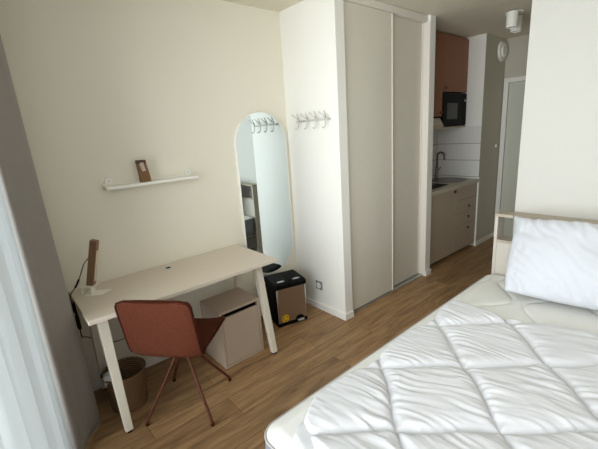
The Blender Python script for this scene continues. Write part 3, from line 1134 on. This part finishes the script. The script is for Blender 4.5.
def mtop(a, b):
    x = BX0 + a * (BX1 - BX0)
    y = BY0 + b * (BY1 - BY0)
    e = min(x - BX0, BX1 - x, y - BY0, BY1 - y)
    ed = min(1.0, e / .06)
    h = quilt_m(x, y) * ed + .012 * math.sqrt(max(0, 1 - (1 - ed) ** 2)) + .002 * noise.noise(Vector((x * 4, y * 4, 0)))
    xx, yy = rr_map(x, y)
    return Vector((xx, yy, ZM - .020 + h))


bm = NB()
vs = grid(bm, 270, 184, mtop)
NU, NV = 270, 184
loop = [vs[i][0] for i in range(NU + 1)] + [vs[NU][j] for j in range(1, NV + 1)] + [vs[i][NV] for i in range(NU - 1, -1, -1)] + [vs[0][j] for j in range(NV - 1, 0, -1)]
outline = [v.co.copy() for v in loop]
obj('quilted_top', bm, M['mattress'], ms, smooth=True)
cen = Vector(((BX0 + BX1) / 2, (BY0 + BY1) / 2, 0))
bm = NB()
rings = []
for z, off in ((ZM - .021, -.001), (ZM - .05, .003), (ZM - .11, .006), (ZM - .17, .003), (.262, -.003), (.258, -.03)):
    ring = []
    for p in outline:
        d = (p - cen)
        d.z = 0
        sx = math.copysign(1, d.x) if abs(p.x - BX0) < .05 or abs(p.x - BX1) < .05 else 0
        sy = math.copysign(1, d.y) if abs(p.y - BY0) < .05 or abs(p.y - BY1) < .05 else 0
        ring.append(bm.verts.new((p.x + sx * off, p.y + sy * off, z)))
    rings.append(ring)
n = len(outline)
for a, b in zip(rings, rings[1:]):
    for k in range(n):
        bm.faces.new([a[k], a[(k + 1) % n], b[(k + 1) % n], b[k]])
bm.faces.new(rings[-1])
obj('side_border', bm, M['mattress_side'], ms, smooth=True)
for z, nm in ((ZM - .020, 'upper_piping'), (.268, 'lower_piping')):
    bm = NB()
    pts = [Vector((p.x, p.y, z)) for p in outline[::2]]
    pts = pts + [pts[0]]
    tube(bm, pts, .0055, 8)
    obj(nm, bm, M['piping'], ms, smooth=True)

# headboard with niche
hd = thing('headboard', 'greige headboard cabinet with an open niche beside the pillow', 'headboard', (.60, -2.23, 0))
hx0, hx1, hy1, hy0, hz = .541, .660, -1.553, -2.96, .950
tp = .020
obj('top_board', B(hx0, hx1, hy0, hy1, hz - tp, hz), M['headboard_top'], hd, bevel=.001)
obj('side_panel', B(hx0, hx1, hy1 - tp, hy1, .001, hz - tp - .0005), M['headboard'], hd, bevel=.001)
obj('side_panel', B(hx0, hx1, hy0, hy0 + tp, .001, hz - tp - .0005), M['headboard'], hd, bevel=.001)
obj('niche_shelf', B(hx0 + .002, hx1 - .002, hy0 + tp + .0005, hy1 - tp - .0005, .747, .765), M['headboard_top'], hd, bevel=.001)
obj('front_panel', B(hx0 + .002, hx0 + .018, hy0 + tp + .0005, hy1 - tp - .0005, .001, .7465), M['headboard'], hd, bevel=.001)
obj('niche_divider', B(hx0 + .002, hx1 - .002, -2.10, -2.08, .7655, hz - tp - .0005), M['headboard'], hd)

# pillow
pw = NB()
KS = lambda x, y, z: Vector((-2.0745 + (x + 2.0745) * .9752, -2.5373 + (y + 2.5373) * .9752, 1.5787 + (z - 1.5787) * .9752))
BL, BR_, TL, TR = KS(.215, -1.745, .520), KS(.345, -2.44, .520), KS(.535, -1.695, .912), KS(.560, -2.36, .930)
pn = (BR_ - BL).cross(TL - BL).normalized()
if pn.x > 0:
    pn = -pn


def pil(a, b, side):
    u, v = 2 * a - 1, 2 * b - 1
    # pincushion outline with pointed corners
    kr = .30 - .50 * max(0, -u) ** 3 * max(0, v) ** 3
    uu = u * math.sqrt(1 - kr * v * v / 2) * (1 - .02 * (1 - v * v)) * 1.03
    vv = v * math.sqrt(1 - kr * u * u / 2) * (1 - .02 * (1 - u * u)) * 1.03
    aa, bb = (uu + 1) / 2, (vv + 1) / 2
    p = BL.lerp(BR_, aa).lerp(TL.lerp(TR, aa), bb)
    prof_ = max(0, (1 - u * u)) ** .42 * max(0, (1 - v * v)) ** .42
    th = .098 * prof_
    edge = 1 - prof_
    # creases radiating from corners and top seam
    w = 0
    q = Vector((a * 2.2, b * 2.0, side * 5))
    r1 = noise.noise(Vector(((a + b * .7) * 9 + .8 * noise.noise(q * 2), (b - a * .7) * 2.2, 3 + side)))
    r2 = noise.noise(Vector((a * 26, b * 6, 7 + side)))
    r3 = noise.noise(q * 1.3)
    w = (.016 * (1 - abs(r1) * 3.0) * (.12 + .7 * edge + .45 * max(0, b - .45)) + .008 * r2 * edge * 1.8 + .020 * r3)
    th += w * min(1, prof_ * 2.5)
    return p + pn * (th * side * (1 if side > 0 else .8)) + pn * .045 * 1.0


vf = grid(pw, 80, 64, lambda a, b: pil(a, b, 1))
vb = grid(pw, 80, 64, lambda a, b: pil(a, b, -1))
bmesh.ops.remove_doubles(pw, verts=pw.verts, dist=.0004)
pobj = tag(obj('pillow', pw, M['pillow'], None, smooth=True), 'plump white pillow leaning on the headboard', 'pillow')

# duvet: diamond-quilted, folded once
DX0, DX1, DY0, DY1 = -1.440, -.160, -2.915, -1.622
Q = .490
NXe, NYe = -.945, -1.692     # one stitch crossing


def seam_d(x, y):
    p, q = x - NXe, y - NYe
    s1 = (p + q) + .007 * math.sin(2 * math.pi * (p - q) / Q)
    s2 = (p - q) + .007 * math.sin(2 * math.pi * (p + q) / Q + .6)
    d1 = abs(s1 / Q - round(s1 / Q)) * Q / 1.414
    d2 = abs(s2 / Q - round(s2 / Q)) * Q / 1.414
    return d1, d2


def duv(a, b):
    x = DX0 + a * (DX1 - DX0)
    y = DY0 + b * (DY1 - DY0)
    # scalloped border: bulges between crossings
    ex = x
    ey = y
    fy_ = b ** 6
    fx_ = a ** 6
    gx_ = (1 - a) ** 6
    ey += fy_ * (.030 * abs(math.sin(math.pi * (x - NXe) / Q)) - .010)
    ex += fx_ * (.022 * abs(math.cos(math.pi * (y - NYe) / Q)) - .015 + .32 * max(0, -(y + 1.9)))
    ex += gx_ * (.02 * math.sin(7 * y) - .0)
    if a < .12 and b > .88:
        k_ = ((.12 - a) / .12) * ((b - .88) / .12)
        ex += .035 * k_
        ey -= .035 * k_
    d1, d2 = seam_d(ex, ey)
    dm = min(d1, d2)
    e = min(a * (DX1 - DX0), (1 - a) * (DX1 - DX0), (1 - b) * (DY1 - DY0), b * (DY1 - DY0))
    edge = math.sqrt(max(0, 1 - (1 - min(1, e / .028)) ** 2))
    puff = 1 - math.exp(-dm / .017)
    puff2 = 1 - math.exp(-math.hypot(d1, d2) / .05)
    h = .020 + .032 * puff * (.75 + .25 * puff2)
    # gathers: soft folds running mostly across the bed, fading in the middle of each diamond
    # every quilted diamond gathers in its own direction
    p_, q_ = ex - NXe, ey - NYe
    c1, c2 = math.floor((p_ + q_) / Q), math.floor((p_ - q_) / Q)
    rnd = random.Random(c1 * 31 + c2 * 7 + 5)
    th_ = math.radians(10 + rnd.uniform(-17, 17))
    cxq, cyq = NXe + (c1 + c2 + 1) * Q / 2, NYe + (c1 - c2) * Q / 2
    lx, ly = ex - cxq, ey - cyq
    wu = lx * math.cos(th_) + ly * math.sin(th_)
    wv = -lx * math.sin(th_) + ly * math.cos(th_)
    oz = rnd.uniform(0, 50)
    wu += .030 * noise.noise(Vector((ex * 5, ey * 5, 1.7))) + .010 * noise.noise(Vector((ex * 14, ey * 9, 8.7)))
    f1 = noise.noise(Vector((wu * 34, wv * 6.0, oz)))
    f2 = noise.noise(Vector((wu * 70, wv * 10.0, oz + 5.3)))
    rid = (1 - abs(f1) * 2.4) * .5
    env = .30 + .9 * math.exp(-dm / .05)
    env *= .40 + .55 * (0.5 + 0.9 * noise.noise(Vector((ex * 4.0, ey * 4.0, 9)))) * 1.6
    env = max(.1, env) * (.55 + .9 * max(0, .5 + 1.2 * noise.noise(Vector((ex * 7, ey * 7, 21)))))
    h += (.0120 * rid + .0045 * f2) * env * min(1, dm / .010 + .25)
    h += .008 * noise.noise(Vector((ex * 3, ey * 3, 4)))
    return Vector((ex, ey, ZM + .007 + h * edge))


bm = NB()
grid(bm, 250, 256, duv)
dv = thing('duvet', 'white diamond-quilted duvet spread over the mattress', 'duvet', (-.8, -2.26, .5))
obj('upper_layer', bm, M['duvet'], dv, smooth=True)
bm = NB()


def low(a, b, top=True):
    x = -1.488 + a * 1.2
    y = -2.91 + b * 1.262
    u = min(a * 1.2, (1 - b) * 1.262, b * 1.262)
    ed = math.sqrt(max(0, 1 - (1 - min(1, u / .03)) ** 2))
    k_ = max(0, b - .9) / .1 * max(0, .08 - a) / .08
    return Vector((x + .05 * k_ + .012 * math.sin(9 * y) * (1 - a) ** 6, y - .03 * k_, ZM + .006 + ed * (.022 + .004 * noise.noise(Vector((x * 14, y * 8, 2))))))


grid(bm, 100, 100, low)
lw = obj('folded_under_layer', bm, M['duvet'], dv, smooth=True)
